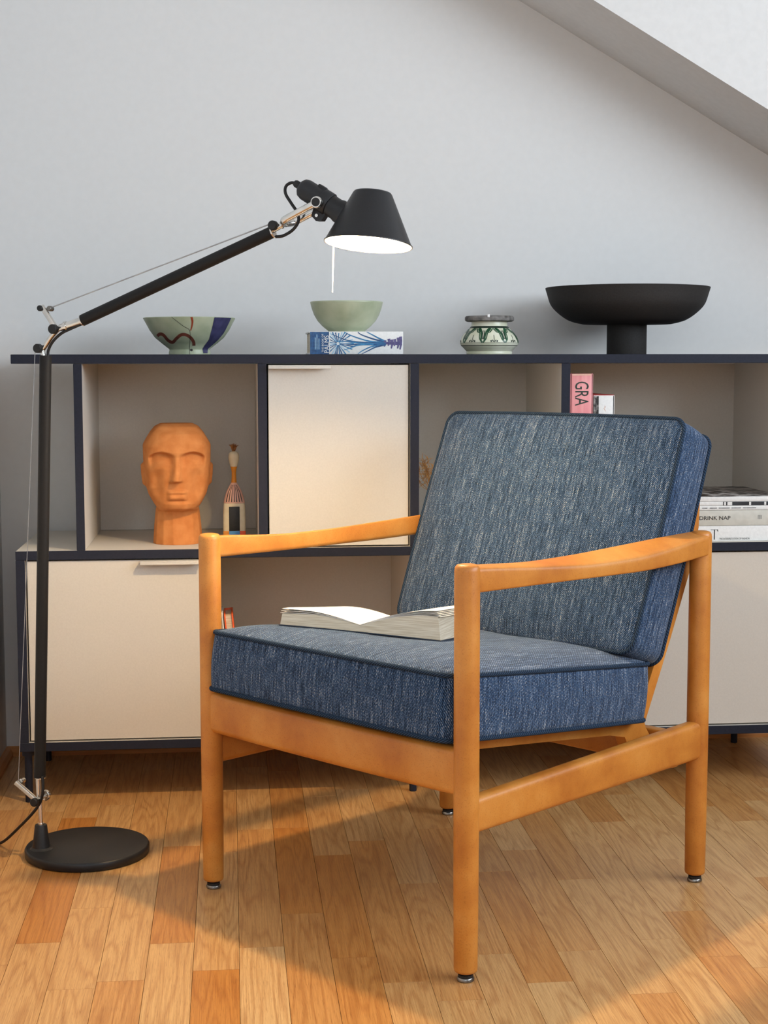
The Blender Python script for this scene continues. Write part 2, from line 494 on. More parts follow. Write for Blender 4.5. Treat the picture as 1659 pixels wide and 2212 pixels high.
# strip of pitched ceiling along the back wall, then the dormer cheek and its flat ceiling
mb = MB()
xa, xb = XL-T, XR+T
mb.add([(xa, CHEEK_Y, roof_z(xa)), (xb, CHEEK_Y, roof_z(xb)), (xb, YB+T, roof_z(xb)), (xa, YB+T, roof_z(xa)),
        (xa, CHEEK_Y, CEIL_Z+.3), (xb, CHEEK_Y, CEIL_Z+.3), (xb, YB+T, CEIL_Z+.3), (xa, YB+T, CEIL_Z+.3)],
       [[0, 3, 2, 1], [4, 5, 6, 7], [0, 1, 5, 4], [1, 2, 6, 5], [2, 3, 7, 6], [3, 0, 4, 7]])
mb.box(XL-T, XR+T, YF-T, CHEEK_Y, CEIL_Z, CEIL_Z+.1)
struct('ceiling', mb, 'ceiling_paint')
# low timber skirting
def skirting(name, a, b, inward):
    a = Vector(a); b = Vector(b); n = Vector(inward)
    prof = [(0, 0), (.016, 0), (.016, .008), (.010, .016), (.003, .020), (0, .020)]
    mb = MB()
    mb.loft([[a+n*u+Vector((0, 0, v)) for u, v in prof], [b+n*u+Vector((0, 0, v)) for u, v in prof]], smooth=False)
    struct(name, mb, 'trim_wood')
skirting('baseboard_back', (XL, YB, 0), (XR, YB, 0), (0, -1, 0))
skirting('baseboard_left', (XL, YF, 0), (XL, YB, 0), (1, 0, 0))

# ------------------------------------------------------------------ sideboard
ZT, ZM, ZB, TH = .8895, .5065, .1067, .018
DEP = .375
SX0, SX1 = -.4205, 1.277
sb = thing('sideboard', (SX0, 0, 0), 'long sand and midnight-blue sideboard with open niches and doors along the wall', 'sideboard')
OFF = Vector((-SX0, 0, 0))
def panel(name, x0, x1, y0, y1, z0, z1, edges=('F',), parent=sb, off=OFF):
    """board with sand faces and dark front edge (F) or all dark (A)"""
    mb = MB(); mb.box(x0+off.x, x1+off.x, y0, y1, z0, z1, bev=.0008, seg=1, smooth=False)
    for i, f in enumerate(mb.f):
        nrm = (mb.v[f[1]]-mb.v[f[0]]).cross(mb.v[f[2]]-mb.v[f[0]]).normalized()
        ymid = sum(mb.v[k].y for k in f)/len(f)
        zmid = sum(mb.v[k].z for k in f)/len(f); xmid = sum(mb.v[k].x for k in f)/len(f)
        dark = ('F' in edges and ymid < y0+.001) or 'A' in edges or ('T' in edges and zmid > z1-.001) or ('L' in edges and xmid < x0+off.x+.001) or ('R' in edges and xmid > x1+off.x-.001)
        mb.fm[i] = 1 if dark else 0
    return mb.build(name, ['sand_panel', 'midnight_edge'], parent, sharp=0)
panel('top_board', SX0, SX1, 0, DEP, ZT-TH, ZT, ('F', 'T', 'L', 'R'))
panel('shelf_board', SX0, SX1, 0, DEP, ZM-TH, ZM, ('F',))
panel('bottom_board', SX0, SX1, 0, DEP, ZB, ZB+TH, ('F', 'L', 'R'))
P1, P2, P3, P4, P5 = (-.3020, -.2855), (.0545, .0722), (.3560, .3738), (.6610, .6790), (1.140, 1.158)
UP = [P1, P2, P3, P4, P5]
for a, b in UP: panel('upright', a, b, 0, DEP, ZM+.0002, ZT-TH-.0002)
Q = [(SX0, SX0+TH), (-.0563, -.0385), P3, P4, P5, (SX1-TH, SX1)]
for i, (a, b) in enumerate(Q): panel('upright', a, b, 0, DEP, ZB+TH+.0002, ZM-TH-.0002, ('F', 'L') if i == 0 else ('F',))
panel('back_panel', P1[0]+.001, P5[1]-.001, DEP-.006, DEP-.0005, ZM+.0004, ZT-TH-.0004, ())
panel('back_panel', SX0+.001, SX1-.001, DEP-.006, DEP-.0005, ZB+TH+.0004, ZM-TH-.0004, ())
def door(x0, x1, z0, z1, hx0, hx1):
    g = .003; y0, y1 = .006, .024
    d = MB(); d.box(x0+g+OFF.x, x1-g+OFF.x, y0, y1, z0+g, z1-g, bev=.0007, seg=1, smooth=False)
    o = d.build('door', 'sand_panel', sb, sharp=0)
    h = MB()
    zt = z1-g
    h.box(hx0+OFF.x, hx1+OFF.x, -.016, y0-.0002, zt-.0035, zt-.0005, bev=.0006)
    h.box(hx0+OFF.x, hx1+OFF.x, -.016, -.0135, zt-.0075, zt-.0030, bev=.0006)
    h.build('handle', 'sand_panel', o)
door(P2[1], P3[0], ZM, ZT-TH, .0755, .1975)
door(Q[0][1], Q[1][0], ZB+TH, ZM-TH, -.179, -.0595)
door(P3[1], P4[0], ZB+TH, ZM-TH, P4[0]-.125, P4[0]-.004)
door(P4[1], P5[0], ZB+TH, ZM-TH, P4[1]+.004, P4[1]+.125)
for lx in (-.4115, .3645, 1.149):
    for ly in (.022, .345):
        mb = MB()
        mb.lathe([(0, 0), (.0068, 0), (.0075, .0008), (.0075, ZB-.012), (.012, ZB-.0118), (.012, ZB-.0003), (0, ZB-.0003)], 24, 0, Matrix.Translation((lx+OFF.x+(.004 if lx < 0 else 0), ly, 0)))
        mb.build('leg', 'midnight_edge', sb)

# ------------------------------------------------------------------ armchair
CHX, CHY, CHA = .3687, -.5491, -.8718
W2, D2 = .2795, .2935
ch = thing('armchair', (CHX, CHY, 0), 'honey beech armchair with loose blue-grey denim-like seat and back cushions', 'armchair', CHA)
def ringrect(pt, hw, hh, r, n=4):
    """rounded rectangle outline, pt(u, v) -> point"""
    out = []
    for cx, cy, a0 in ((hw-r, hh-r, 0), (-hw+r, hh-r, 90), (-hw+r, -hh+r, 180), (hw-r, -hh+r, 270)):
        for k in range(n+1):
            a = math.radians(a0+90*k/n)
            out.append(pt(cx+r*math.cos(a), cy+r*math.sin(a)))
    return out
for sx in (-1, 1):
    for sy in (-1, 1):
        xf = Matrix.Translation((sx*W2, sy*D2, 0))
        mb = MB()
        ztop = .5955
        mb.lathe([(0, .013), (.0140, .013), (.0163, .0148), (.0170, .018), (.0178, .12), (.0182, .30), (.0180, ztop-.010), (.0172, ztop-.005), (.0150, ztop-.0018), (.010, ztop-.0004), (0, ztop)], 40, 0, xf)
        leg = mb.build('leg', 'beech', ch, sharp=60)
        g = MB()
        g.lathe([(0, 0), (.0112, 0), (.0124, .0012), (.0124, .004), (.0112, .0056), (.0085, .0058)], 32, 1, xf)
        g.lathe([(.0085, .0056), (.0108, .0058), (.0108, .0098), (.0085, .0100), (.0085, .0134), (0, .0134)], 32, 0, xf)
        g.build('glide', ['black_rubber', 'steel'], leg)
# arm rests: lofted, dished along the top
ST = [-.284, -.21, -.15, -.09, -.03, .04, .10, .16, .20, .25, .288]
def tabs(keys, vals): return [(k, v) for k, v in zip(keys, vals)]
K = [-.284, -.15, -.03, .10, .20, .288]
t_out = tabs(K, [.0145, .0170, .0215, .0245, .0240, .0180]); t_in = tabs(K, [-.0140, -.0155, -.0160, -.0155, -.0150, -.0145])
t_zb = tabs(K, [.5550, .5525, .5505, .5480, .5510, .5560]); t_zr = tabs(K, [.5910, .5800, .5715, .5715, .5800, .5900])
t_zi = tabs(K, [.5920, .5835, .5845, .5890, .5925, .5940]); t_zbi = tabs(K, [.556, .555, .555, .555, .556, .558])
def smooth_tab(tab, x):
    return (interp(x-.03, tab)+2*interp(x, tab)+interp(x+.03, tab))/4
def round_poly(pts, rads, n=4):
    out = []; m = len(pts)
    for i in range(m):
        p = Vector(pts[i]); a = (Vector(pts[i-1])-p); b = (Vector(pts[(i+1) % m])-p)
        r = min(rads[i], a.length*.48, b.length*.48)
        p0 = p+a.normalized()*r; p1 = p+b.normalized()*r
        for k in range(n+1):
            t = k/n; out.append((1-t)**2*p0+2*t*(1-t)*p+t*t*p1)
    return out
for sx in (-1, 1):
    rings = []
    for i in range(33):
        y = -.284+(.572)*i/32
        q = [(smooth_tab(t_out, y), smooth_tab(t_zb, y)), (smooth_tab(t_out, y), smooth_tab(t_zr, y)), (smooth_tab(t_in, y), smooth_tab(t_zi, y)), (smooth_tab(t_in, y), smooth_tab(t_zbi, y))]
        rp = round_poly([Vector((a, b, 0)) for a, b in q], [.004, .007, .0035, .006])
        rings.append([(sx*(W2+p.x), y, p.y) for p in rp])
    mb = MB(); mb.loft(rings); mb.build('armrest', 'beech', ch, sharp=50)
# side rails and front rail
for sx in (-1, 1):
    rings = []
    for i in range(13):
        t = i/12; y = -D2+2*D2*t
        z1 = .264+.013*t; z0 = .2125
        rings.append(ringrect(lambda u, v: (sx*W2+u, y, (z0+z1)/2+v), .0135, (z1-z0)/2, .0095))
    mb = MB(); mb.loft(rings); mb.build('side_rail', 'beech', ch, sharp=50)
rings = []
for i in range(13):
    x = -W2+2*W2*i/12; bow = .004*(1-(2*i/12-1)**2)
    rings.append(ringrect(lambda u, v: (x, -D2+.001+u, .3010+v-bow*.5), .0138, .0345, .0105))
mb = MB(); mb.loft(rings); mb.build('front_rail', 'beech', ch, sharp=50)
mb = MB(); mb.loft([ringrect(lambda u, v: (x, .245+u, .233+v), .011, .030, .004) for x in (-.268, .268)]); mb.build('rear_rail', 'beech', ch, sharp=50)
mb = MB(); mb.loft([ringrect(lambda u, v: (x, .318+u, .573+v), .010, .017, .005) for x in (-.278, .278)]); mb.build('rear_rail', 'beech', ch, sharp=50)
# seat runners with drop bracket at the rear, back uprights and slats
seat_bot = lambda y: .3165-.105*(y+.06)
run = [(-.285, seat_bot(-.285)-.003), (.21, seat_bot(.21)-.003), (.214, .281), (.219, .268), (.232, .252), (.252, .240), (.252, .205), (.200, .205), (.176, .235), (.160, .262), (.118, .272), (-.045, .291), (-.285, .318)]
run = [(a, b) for a, b in run]
upr = [(.160, .296), (.221, .402), (.285, .528), (.306, .590), (.309, .640), (.308, .690), (.330, .692), (.334, .655), (.334, .632), (.332, .596), (.311, .531), (.250, .410), (.185, .290)]
for sx in (-1, 1):
    mb = MB(); mb.prism(run, lambda u, v, d: (sx*d, u, v), .206, .227); mb.build('seat_runner', 'beech', ch)
    mb = MB(); mb.prism(upr, lambda u, v, d: (sx*d, u, v), .229, .250); mb.build('back_upright', 'beech', ch)
for yy, zz in ((.258, .465), (.296, .545), (.318, .660)):
    mb = MB(); mb.loft([ringrect(lambda u, v: (x, yy+u+.002, zz+v), .007, .016, .004) for x in (-.229, .229)]); mb.build('back_slat', 'beech', ch, sharp=50)

def cushion(name, w, h, t, rc, crown, mtx, side_along, crown_back=.006, pw=6):
    hw, hh = w/2, h/2
    per = []
    segs = []
    def line(a, b, n):
        return [(a[0]+(b[0]-a[0])*i/n, a[1]+(b[1]-a[1])*i/n) for i in range(n)]
    corners = [((hw-rc, -hh), (hw, -hh+rc), (hw-rc, -hh+rc), -90), ((hw, hh-rc), (hw-rc, hh), (hw-rc, hh-rc), 0), ((-hw+rc, hh), (-hw, hh-rc), (-hw+rc, hh-rc), 90), ((-hw, -hh+rc), (-hw+rc, -hh), (-hw+rc, -hh+rc), 180)]
    prev = (-hw+rc, -hh)
    for s, e, c, a0 in corners:
        per += line(prev, s, 22)
        per += [(c[0]+rc*math.cos(math.radians(a0+90*k/8)), c[1]+rc*math.sin(math.radians(a0+90*k/8))) for k in range(8)]
        prev = e
    n = len(per)
    acc = [0]
    for i in range(n):
        a, b = per[i], per[(i+1) % n]; acc.append(acc[-1]+math.hypot(b[0]-a[0], b[1]-a[1]))
    def bowed(p, f):                                # sides belly out a little between corners
        x, y = p
        return (x*(1+.010*f*(1-(y/hh)**2)), y*(1+.010*f*(1-(x/hw)**2)))
    mb = MB(); rings = []; uvr = []
    KR = 24
    for k in range(KR):
        q = ((k+.001)/KR)**.7
        z = t/2+crown*(1-q**pw)
        rings.append([(p[0]*q, p[1]*q, z) for p in [bowed(p, 1) for p in per]]); uvr.append('top')
    MS = 8
    for k in range(MS+1):
        z = t/2-t*k/MS; f = math.sin(math.pi*k/MS)
        rings.append([(p[0]+p[0]/max(1e-6, math.hypot(*p))*.0035*f, p[1]+p[1]/max(1e-6, math.hypot(*p))*.0035*f, z) for p in [bowed(p, 1) for p in per]])
    for k in range(KR-1, -1, -1):
        q = (k+.001)/KR
        z = -t/2-crown_back*(1-q**2.6)
        rings.append([(p[0]*q, p[1]*q, z) for p in [bowed(p, 1) for p in per]])
    nr = len(rings)
    wob = lambda x, y, z: .0012*math.sin(31*x+17*z)*math.sin(23*y+11*z)
    vs = [(x, y, z+wob(x, y, z)*(1 if abs(z) > t/2 else 0)) for r in rings for x, y, z in r]
    fs = []
    for k in range(nr-1):
        for i in range(n):
            j = (i+1) % n
            f = [k*n+i, (k+1)*n+i, (k+1)*n+j, k*n+j]; fs.append(f)
            d = {}
            if k < KR or k >= KR+MS:
                for v in f: d[v] = (vs[v][0], vs[v][1]+(3 if k > KR else 0))
            else:
                u = (acc[i], acc[i+1])
                for v, uu in zip(f, (u[0], u[0], u[1], u[1])):
                    d[v] = (uu+5, vs[v][2]) if side_along == 'z' else (vs[v][2]+5, uu)
                    # edge ring shared by top and side
            mb.uv[tuple(sorted(f))] = d
    mb.add(vs, fs, 0, True, mtx)
    o = mb.build(name, 'denim', ch, sharp=0)
    for sgn in (1, -1):
        loop = [mtx @ Vector((bowed(p, 1)[0]*1.002, bowed(p, 1)[1]*1.002, sgn*(t/2-.001))) for p in per]
        pm = MB(); pm.tube(loop, .0036, 8, 0, True)
        for i in range(n):
            for k in range(8):
                f = [i*8+k, ((i+1) % n)*8+k, ((i+1) % n)*8+(k+1) % 8, i*8+(k+1) % 8]
                u0, u1 = acc[i], acc[i+1]
                pm.uv[tuple(sorted(f))] = {f[0]: (u0, k*.0033), f[1]: (u1, k*.0033), f[2]: (u1, (k+1)*.0033), f[3]: (u0, (k+1)*.0033)}
        pm.build('piping', 'piping', o, sharp=0)
    return o
def frame(o, x, y, z):
    return Matrix(((x[0], y[0], z[0], o[0]), (x[1], y[1], z[1], o[1]), (x[2], y[2], z[2], o[2]), (0, 0, 0, 1)))
sy_ = Vector((0, 1, -.105)).normalized(); sz_ = Vector((1, 0, 0)).cross(sy_)
SEAT = frame((0, -.0665, .3652), (1, 0, 0), sy_, sz_)
cushion('seat_cushion', .524, .499, .094, .024, .022, SEAT, 'z', pw=5)
ey = Vector((0, .367, .930)).normalized(); en = Vector((1, 0, 0)).cross(ey)      # en points to the rear / down
mid = Vector((0, .198, .595))
BACK = frame(mid-(-en)*0+en*(-1)*0+Vector((0, .93, -.367))*.045, (-1, 0, 0), ey, -(Vector((0, .93, -.367))))
cushion('back_cushion', .518, .398, .086, .022, .012, BACK, 'u')

# ------------------------------------------------------------------ open paperback on the seat
def seat_z(lx, ly):
    q = max(abs(lx)/.262, abs(ly+.06)/.256)
    return .3645+.047-.105*(ly+.06)+.022*(1-min(1, q)**5)
BA = math.radians(20)
bo = Vector((-.036, -.190))
ud = Vector((math.cos(BA), math.sin(BA))); vd = Vector((-math.sin(BA), math.cos(BA)))
cw = Matrix.Translation((CHX, CHY, 0)) @ Matrix.Rotation(CHA, 4, 'Z')
bloc = cw @ Vector((bo.x, bo.y, seat_z(bo.x, bo.y)+.001))
bk = thing('open_paperback', bloc, 'open paperback lying face up on the blue-grey seat cushion', 'book', CHA+BA)
def bz(u, v):                                            # height of the cushion under book coordinates
    p = bo+ud*u+vd*v
    return seat_z(p.x, p.y)-seat_z(bo.x, bo.y)
PWL, PWR, PH = .142, .138, .150
def page_top(u, side):
    """height of the page fan above the cover for |u|"""
    t = abs(u)/(PWL if side < 0 else PWR)
    if side < 0: return .010+.013*math.sin(min(1, t*1.5)*math.pi/2)-.001*t
    return .010+.026*math.sin(min(1, t*1.1)*math.pi/2)+.004*t
for side in (-1, 1):
    pw = PWL if side < 0 else PWR
    mb = MB(); N = 18
    lay = 7
    base = lambda u, v: bz(u, v)*.9+.0016
    # page block
    top = []; bot = []
    for i in range(N+1):
        u = side*pw*i/N
        h = page_top(u, side)-.004*(i/N)
        for lst, zz in ((top, h), (bot, 0)):
            lst.append([(u-(side*.004*(i/N) if zz else 0), PH*j/6, base(u, PH*j/6)+zz) for j in range(7)])
    vs = [p for col in top for p in col]+[p for col in bot for p in col]
    m = (N+1)*7; fs = []
    for i in range(N):
        for j in range(6):
            a = i*7+j; fs.append([a, a+1, a+8, a+7]); fs.append([m+a, m+a+7, m+a+8, m+a+1])
        fs.append([i*7, (i+1)*7, m+(i+1)*7, m+i*7]); fs.append([i*7+6, m+i*7+6, m+(i+1)*7+6, (i+1)*7+6])
    for j in range(6):
        a = N*7+j; fs.append([a, m+a, m+a+1, a+1]); fs.append([j, j+1, m+j+1, m+j])
    mb.add(vs, fs, 0, False)
    blk = mb.build('page_block', 'page_edges', bk, sharp=20)
    # loose top leaves, fanned
    nl = 3 if side < 0 else 5
    for q in range(nl):
        lm = MB(); vs = []; fs = []
        for i in range(N+1):
            t = i/N
            u = side*pw*t*(1-.012*q)
            lift = (.0012+.0022*q*math.sin(min(1, t*1.1)*math.pi/2)) if side < 0 else (.0008+.0022*q*t)
            for j in range(7):
                v = PH*j/6
                extra = .004*t*t*(1-j/6)*(q/nl) if side < 0 else 0
                vs.append((u, v, base(u, v)+page_top(u, side)-.004*t+lift+extra))
        k0 = len(vs); vs += [(x, y, z-.0005) for x, y, z in vs]
        for i in range(N):
            for j in range(6):
                a = i*7+j; fs.append([a, a+1, a+8, a+7]); fs.append([k0+a, k0+a+7, k0+a+8, k0+a+1])
            fs.append([i*7, (i+1)*7, k0+(i+1)*7, k0+i*7]); fs.append([i*7+6, k0+i*7+6, k0+(i+1)*7+6, (i+1)*7+6])
        for j in range(6):
            a = N*7+j; fs.append([a, k0+a, k0+a+1, a+1])
        lm.add(vs, fs, 0, True); lm.build('leaf', 'paper', bk, sharp=30)
    cv = MB(); vs = []
    for i in range(9):
        u = side*(pw+.002)*i/8
        vs += [(u, -.001+(PH+.002)*j/6, bz(u, PH*j/6)*.9+.0011) for j in range(7)]
    k0 = len(vs); vs += [(x, y, z-.0009) for x, y, z in vs]; fs = []
    for i in range(8):
        for j in range(6):
            a = i*7+j; fs.append([a, a+1, a+8, a+7]); fs.append([k0+a, k0+a+7, k0+a+8, k0+a+1])
        fs.append([i*7, (i+1)*7, k0+(i+1)*7, k0+i*7]); fs.append([i*7+6, k0+i*7+6, k0+(i+1)*7+6, (i+1)*7+6])
    for j in range(6):
        a = 8*7+j; fs.append([a, k0+a, k0+a+1, a+1])
    cv.add(vs, fs); cv.build('cover', 'cover_navy', bk, sharp=30)

# ------------------------------------------------------------------ floor lamp
LS = Vector((-.341, -.335, 0)); LD = Vector((.906, -.424, 0)).normalized(); LN = Vector((-LD.y, LD.x, 0))
lp = thing('floor_lamp', LS, 'black jointed reading floor lamp, lit, with round base beside the sideboard', 'floor lamp')
def L(a, z, n=0): return LD*a+LN*n+Vector((0, 0, z))
mb = MB(); mb.lathe([(0, .0006), (.107, .0006), (.1095, .0025), (.1098, .0125), (.1080, .0158), (.1060, .0164), (0, .0164)], 96, 0, Matrix.Translation((.079, .015, 0)))
base = mb.build('base', 'black_lacquer', lp, sharp=60)
mb = MB(); mb.lathe([(.021, .0160), (.0190, .0172), (.0158, .0195), (.0148, .024), (.0108, .0575), (.0100, .0595), (.0060, .0600), (0, .0600)], 40); mb.build('stem_socket', 'black_lacquer', lp)
mb = MB(); mb.tube([L(0, .058), L(0, .110)], .0036, 16); mb.tube([L(0, .0595), L(0, .0625)], .0055, 16); mb.build('stem', 'chrome', lp)
def knob(name, a, z, n, r, th, mat, ring=None):
    mb = MB()
    xf = axis_xf(L(a, z, n), LN)
    if ring:
        mb.lathe([(0, -th*.5-.0012), (r*.72, -th*.5-.0012), (r*.72, -th*.5)], 28, 0, xf)
        mb.lathe([(r*.70, -th*.5-.0004), (r*.9, -th*.5-.0004), (r, -th*.5+.001), (r, th*.5-.001), (r*.9, th*.5), (0, th*.5)], 28, 1, xf)
        return mb.build(name, [mat, ring], lp)
    mb.lathe([(0, -th*.5), (r*.85, -th*.5), (r, -th*.5+.0012), (r, th*.5-.0012), (r*.85, th*.5), (0, th*.5)], 28, 0, xf)
    return mb.build(name, mat, lp)
def bar(name, p, q, w, th, mat):
    """flat rounded bar in the lamp plane between p and q (a, z, n)"""
    a = L(p[0], p[1], p[2]); b = L(q[0], q[1], q[2]); t = (b-a).normalized(); s = t.cross(LN)
    mb = MB(); mb.loft([ringrect(lambda u, v: c+s*u+LN*v, w/2, th/2, min(w, th)*.3) for c in (a, b)]); return mb.build(name, mat, lp, sharp=40)
knob('joint_knob', -.002, .104, -.016, .0075, .008, 'black_rubber')
knob('joint_knob', .002, .109, .014, .0095, .007, 'chrome')
mb = MB(); mb.tube([L(-.001, .106, -.014), L(.001, .108, .014)], .0035, 12); mb.build('joint_pin', 'chrome', lp)
bar('lever', (-.002, .104, -.007), (-.0445, .1335, -.007), .0085, .008, 'chrome')
knob('lever_knob', -.0385, .1345, .004, .0045, .012, 'chrome')
mb = MB(); mb.tube([L(-.002, .106), L(-.0035, .146)], .0046, 16); mb.tube([L(.001, .1435), L(.001, .1455)], .0098, 24); mb.build('pole_fitting', 'chrome', lp)
mb = MB(); mb.tube([L(0, .1452), L(.0306, .8854)], .0102, 32); mb.build('lower_pole', 'black_paint', lp)
# elbow
mb = MB(); mb.tube([L(.027, .884), L(.024, .897)], .0046, 16); mb.tube(smoothpath([L(.0225, .893), L(.0300, .9015), L(.0430, .9180), L(.0575, .9305), L(.072, .9360)], 6), .0044, 16); mb.build('elbow_rod', 'chrome', lp)
knob('elbow_knob', .0205, .8975, -.007, .0078, .010, 'black_rubber')
mb = MB(); mb.tube([L(.060, .9322), L(.106, .9452)], .0060, 20); mb.tube([L(.0700, .9352), L(.0735, .9363)], .0078, 20); mb.build('arm_sleeve', 'chrome', lp)
knob('elbow_knob', .0530, .9300, -.010, .0082, .010, 'black_rubber')
bar('lever', (.054, .932, -.003), (.0268, .9690, -.003), .0085, .008, 'chrome')
knob('lever_knob', .0265, .9655, -.005, .0050, .012, 'black_rubber')
knob('lever_knob', .0385, .9652, .006, .0046, .012, 'steel')
mb = MB(); mb.tube([L(.1037, .9444), L(.4551, 1.0820)], .0098, 32); mb.build('upper_arm', 'black_paint', lp)
ad = Vector((.4551-.1037, 1.0820-.9444)).normalized()
for a0, z0, a1, z1 in ((.4545, 1.0818, .4567, 1.0826), (.1030, .9441, .1046, .9447)):
    mb = MB(); mb.tube([L(a0, z0), L(a1, z1)], .0101, 24); mb.build('arm_collar', 'chrome', lp)
knob('arm_knob', .4590, 1.0915, -.007, .0078, .010, 'black_rubber')
mb = MB(); mb.tube([L(.4555, 1.0850), L(.4800, 1.0965)], .0050, 18); mb.tube([L(.4700, 1.0918), L(.4720, 1.0927)], .0062, 18); mb.build('fork_stub', 'chrome', lp)
for n in (-.0215, .0215):
    mb = MB(); mb.tube(smoothpath([L(.4765, 1.0948, n*.15), L(.4820, 1.0970, n*.75), L(.4900, 1.1010, n), L(.5395, 1.1232, n)], 6), .0058, 16); mb.build('fork_arm', 'chrome', lp)
for n in (-.0225, .0225): knob('fork_knob', .5410, 1.1237, n, .0095, .010, 'black_rubber', 'chrome')
# lamp holder and head
hr = L(.5040, 1.1520); hf = L(.5830, 1.1030); hd = (hf-hr).normalized(); hl = (hf-hr).length
xf = axis_xf(hr, hd, LN)
mb = MB()
mb.lathe([(0, -.001), (.0105, 0), (.0150, .004), (.0170, .011), (.0172, .042), (.0190, .0425), (.0193, .0432), (.0193, .0585), (.0188, .0592), (.0172, .0594), (.0172, .072), (.0190, .078), (.0192, .105), (0, .105)], 40, 0, xf)
hold = mb.build('lamp_holder', 'black_lacquer', lp, sharp=50)
mb = MB(); xs = hd.cross(LN)
upv = Vector((0, 0, 1)); upv = (upv-hd*upv.dot(hd)).normalized()
c0 = hr+hd*.034+upv*.0168
mb.loft([ringrect(lambda u, v: c0+hd*u+LN*v+upv*h, .0075*k, .006*k, .002) for h, k in ((-.002, 1), (.0025, .95), (.0032, .8))]); mb.build('switch', 'black_rubber', hold)
mb = MB(); cb = hr+hd*.051-upv*.019
mb.prism([(-.012, .006), (.012, .006), (.011, -.008), (.003, -.013), (-.008, -.010)], lambda u, v, d: cb+hd*u+upv*v+LN*d, -.008, .008); mb.build('bracket', 'black_lacquer', lp)
mb = MB(); mb.lathe([(0, 0), (.0026, 0), (.0026, .002), (0, .002)], 16, 0, axis_xf(cb-upv*.005-LN*.0098, LN)); mb.build('screw', 'chrome', lp)
mb = MB(); mb.lathe([(0, -.012), (.0045, -.012), (.0060, -.009), (.0060, .001), (0, .001)], 20, 0, axis_xf(hr, hd)); mb.build('cable_gland', 'black_rubber', lp)
DA = Vector((-.0982, -.0967, -.9905)).normalized()
ctop = L(.6261, 1.1358)
xs_ = axis_xf(ctop, DA)
HS, RTP, RBT = .0800, .0312, .0690
mb = MB()
mb.lathe([(0, -.0028), (RTP*.80, -.0028), (RTP*.94, -.0020), (RTP, .0006), (RBT-.0008, HS-.0025), (RBT+.0009, HS-.0016), (RBT+.0009, HS)], 96, 0, xs_)
mb.lathe([(RBT+.0009, HS), (RBT-.0010, HS), (RTP-.0015, .0020), (0, .0010)], 96, 1, xs_)
mb.build('lamp_shade', ['black_lacquer', 'lamp_white'], lp, sharp=50)
mb = MB(); bc = ctop+DA*.047
mb.lathe([(0, -.010), (.011, -.0088), (.0195, -.005), (.0225, 0), (.0195, .005), (.011, .0088), (0, .010)], 32, 0, axis_xf(bc, DA)); mb.build('light_bulb', 'bulb', lp, sharp=0)
mb = MB(); mb.loft([ringrect(lambda u, v: p+LD*u+LN*v, w, .0008, .0006) for p, w in ((L(.5600, 1.0640), .0010), (L(.5595, 1.0480), .0013), (L(.5577, .9880), .0007), (L(.5575, .9842), .0010))]); mb.build('pull_rod', 'lamp_white', lp)
# cables and wires
mb = MB(); mb.tube(smoothpath([L(.036, .880), L(.036, .893), L(.045, .9085), L(.062, .9225), L(.082, .9310), L(.108, .9405)], 8), .0025, 12); mb.build('cable', 'black_rubber', lp)
cab = [(.4585, 1.0745), (.472, 1.0758), (.489, 1.0850), (.4985, 1.0985), (.4960, 1.112), (.4860, 1.1270), (.4765, 1.1420), (.4770, 1.1535), (.4865, 1.1590), (.4985, 1.1565)]
mb = MB(); mb.tube(smoothpath([L(a, z, .004) for a, z in cab], 8), .0025, 12); mb.build('cable', 'black_rubber', lp)
mb = MB(); mb.tube(smoothpath([(.006, -.010, .150), (.006, -.012, .120), (-.005, 0, .092), (-.040, .035, .048), (-.083, .076, .0045), (-.115, .12, .0035), (-.150, .19, .0035)], 10), .0026, 12); mb.build('power_cable', 'black_rubber', lp)
mb = MB(); mb.tube([L(.0385, .9665, .006), L(.4560, 1.0955, -.004)], .0011, 8); mb.build('tension_wire', 'wire', lp)
mb = MB(); mb.tube([L(.0145, .893, -.007), L(-.0415, .1345, -.004)], .0006, 8); mb.build('tension_wire', 'wire', lp)

# ------------------------------------------------------------------ bowls and pot on the sideboard top
def surf_ribbon(mb, prof, pts, hw, off=.0004, mat=0):
    """ribbon painted on a lathed pot: pts = (dx, z), hw half width (or list), seen from -y"""
    def rad(z): return interp(z, prof)
    def P(dx, z):
        r = rad(z)+off; s = max(-.98, min(.98, dx/r))
        a = math.asin(s); return (r*math.sin(a), -r*math.cos(a), z)
    pp = smoothpath([Vector((a, b, 0)) for a, b in pts], 6)
    n = len(pp); vs = []
    for i, p in enumerate(pp):
        t = (pp[min(i+1, n-1)]-pp[max(i-1, 0)]).normalized(); s = Vector((-t.y, t.x, 0))
        h = hw if not isinstance(hw, (list, tuple)) else hw[0]+(hw[1]-hw[0])*i/(n-1)
        for q in (-1, -.33, .33, 1):
            c = p+s*h*q; vs.append(P(c.x, c.y))
    fs = [[i*4+k, (i+1)*4+k, (i+1)*4+k+1, i*4+k+1] for i in range(n-1) for k in range(3)]
    mb.add(vs, fs, mat, True)
def prof_r(pr):  # (r, z) list rising -> interp table z -> r
    return [(z, r) for r, z in pr]
SC = 1/1036.
bl = thing('patched_bowl', (-.0815, .17, ZT), 'sage green footed ceramic bowl with brown squiggle and violet stripe, mended crack', 'bowl')
pr = [(.0425, .0003), (.0430, .004), (.0414, .0095), (.0420, .0120), (.0580, .0245), (.0704, .0350), (.0815, .0505), (.0882, .0635), (.0938, .0735), (.0942, .0748)]
mb = MB(); mb.lathe([(0, .0003)]+pr+[(.0932, .0757), (.0922, .0748), (.0862, .0635), (.079, .050), (.066, .035), (.050, .024), (.03, .018), (0, .016)], 96, 0); mb.build('body', 'glaze_sage', bl, sharp=60)
T_ = prof_r(pr)
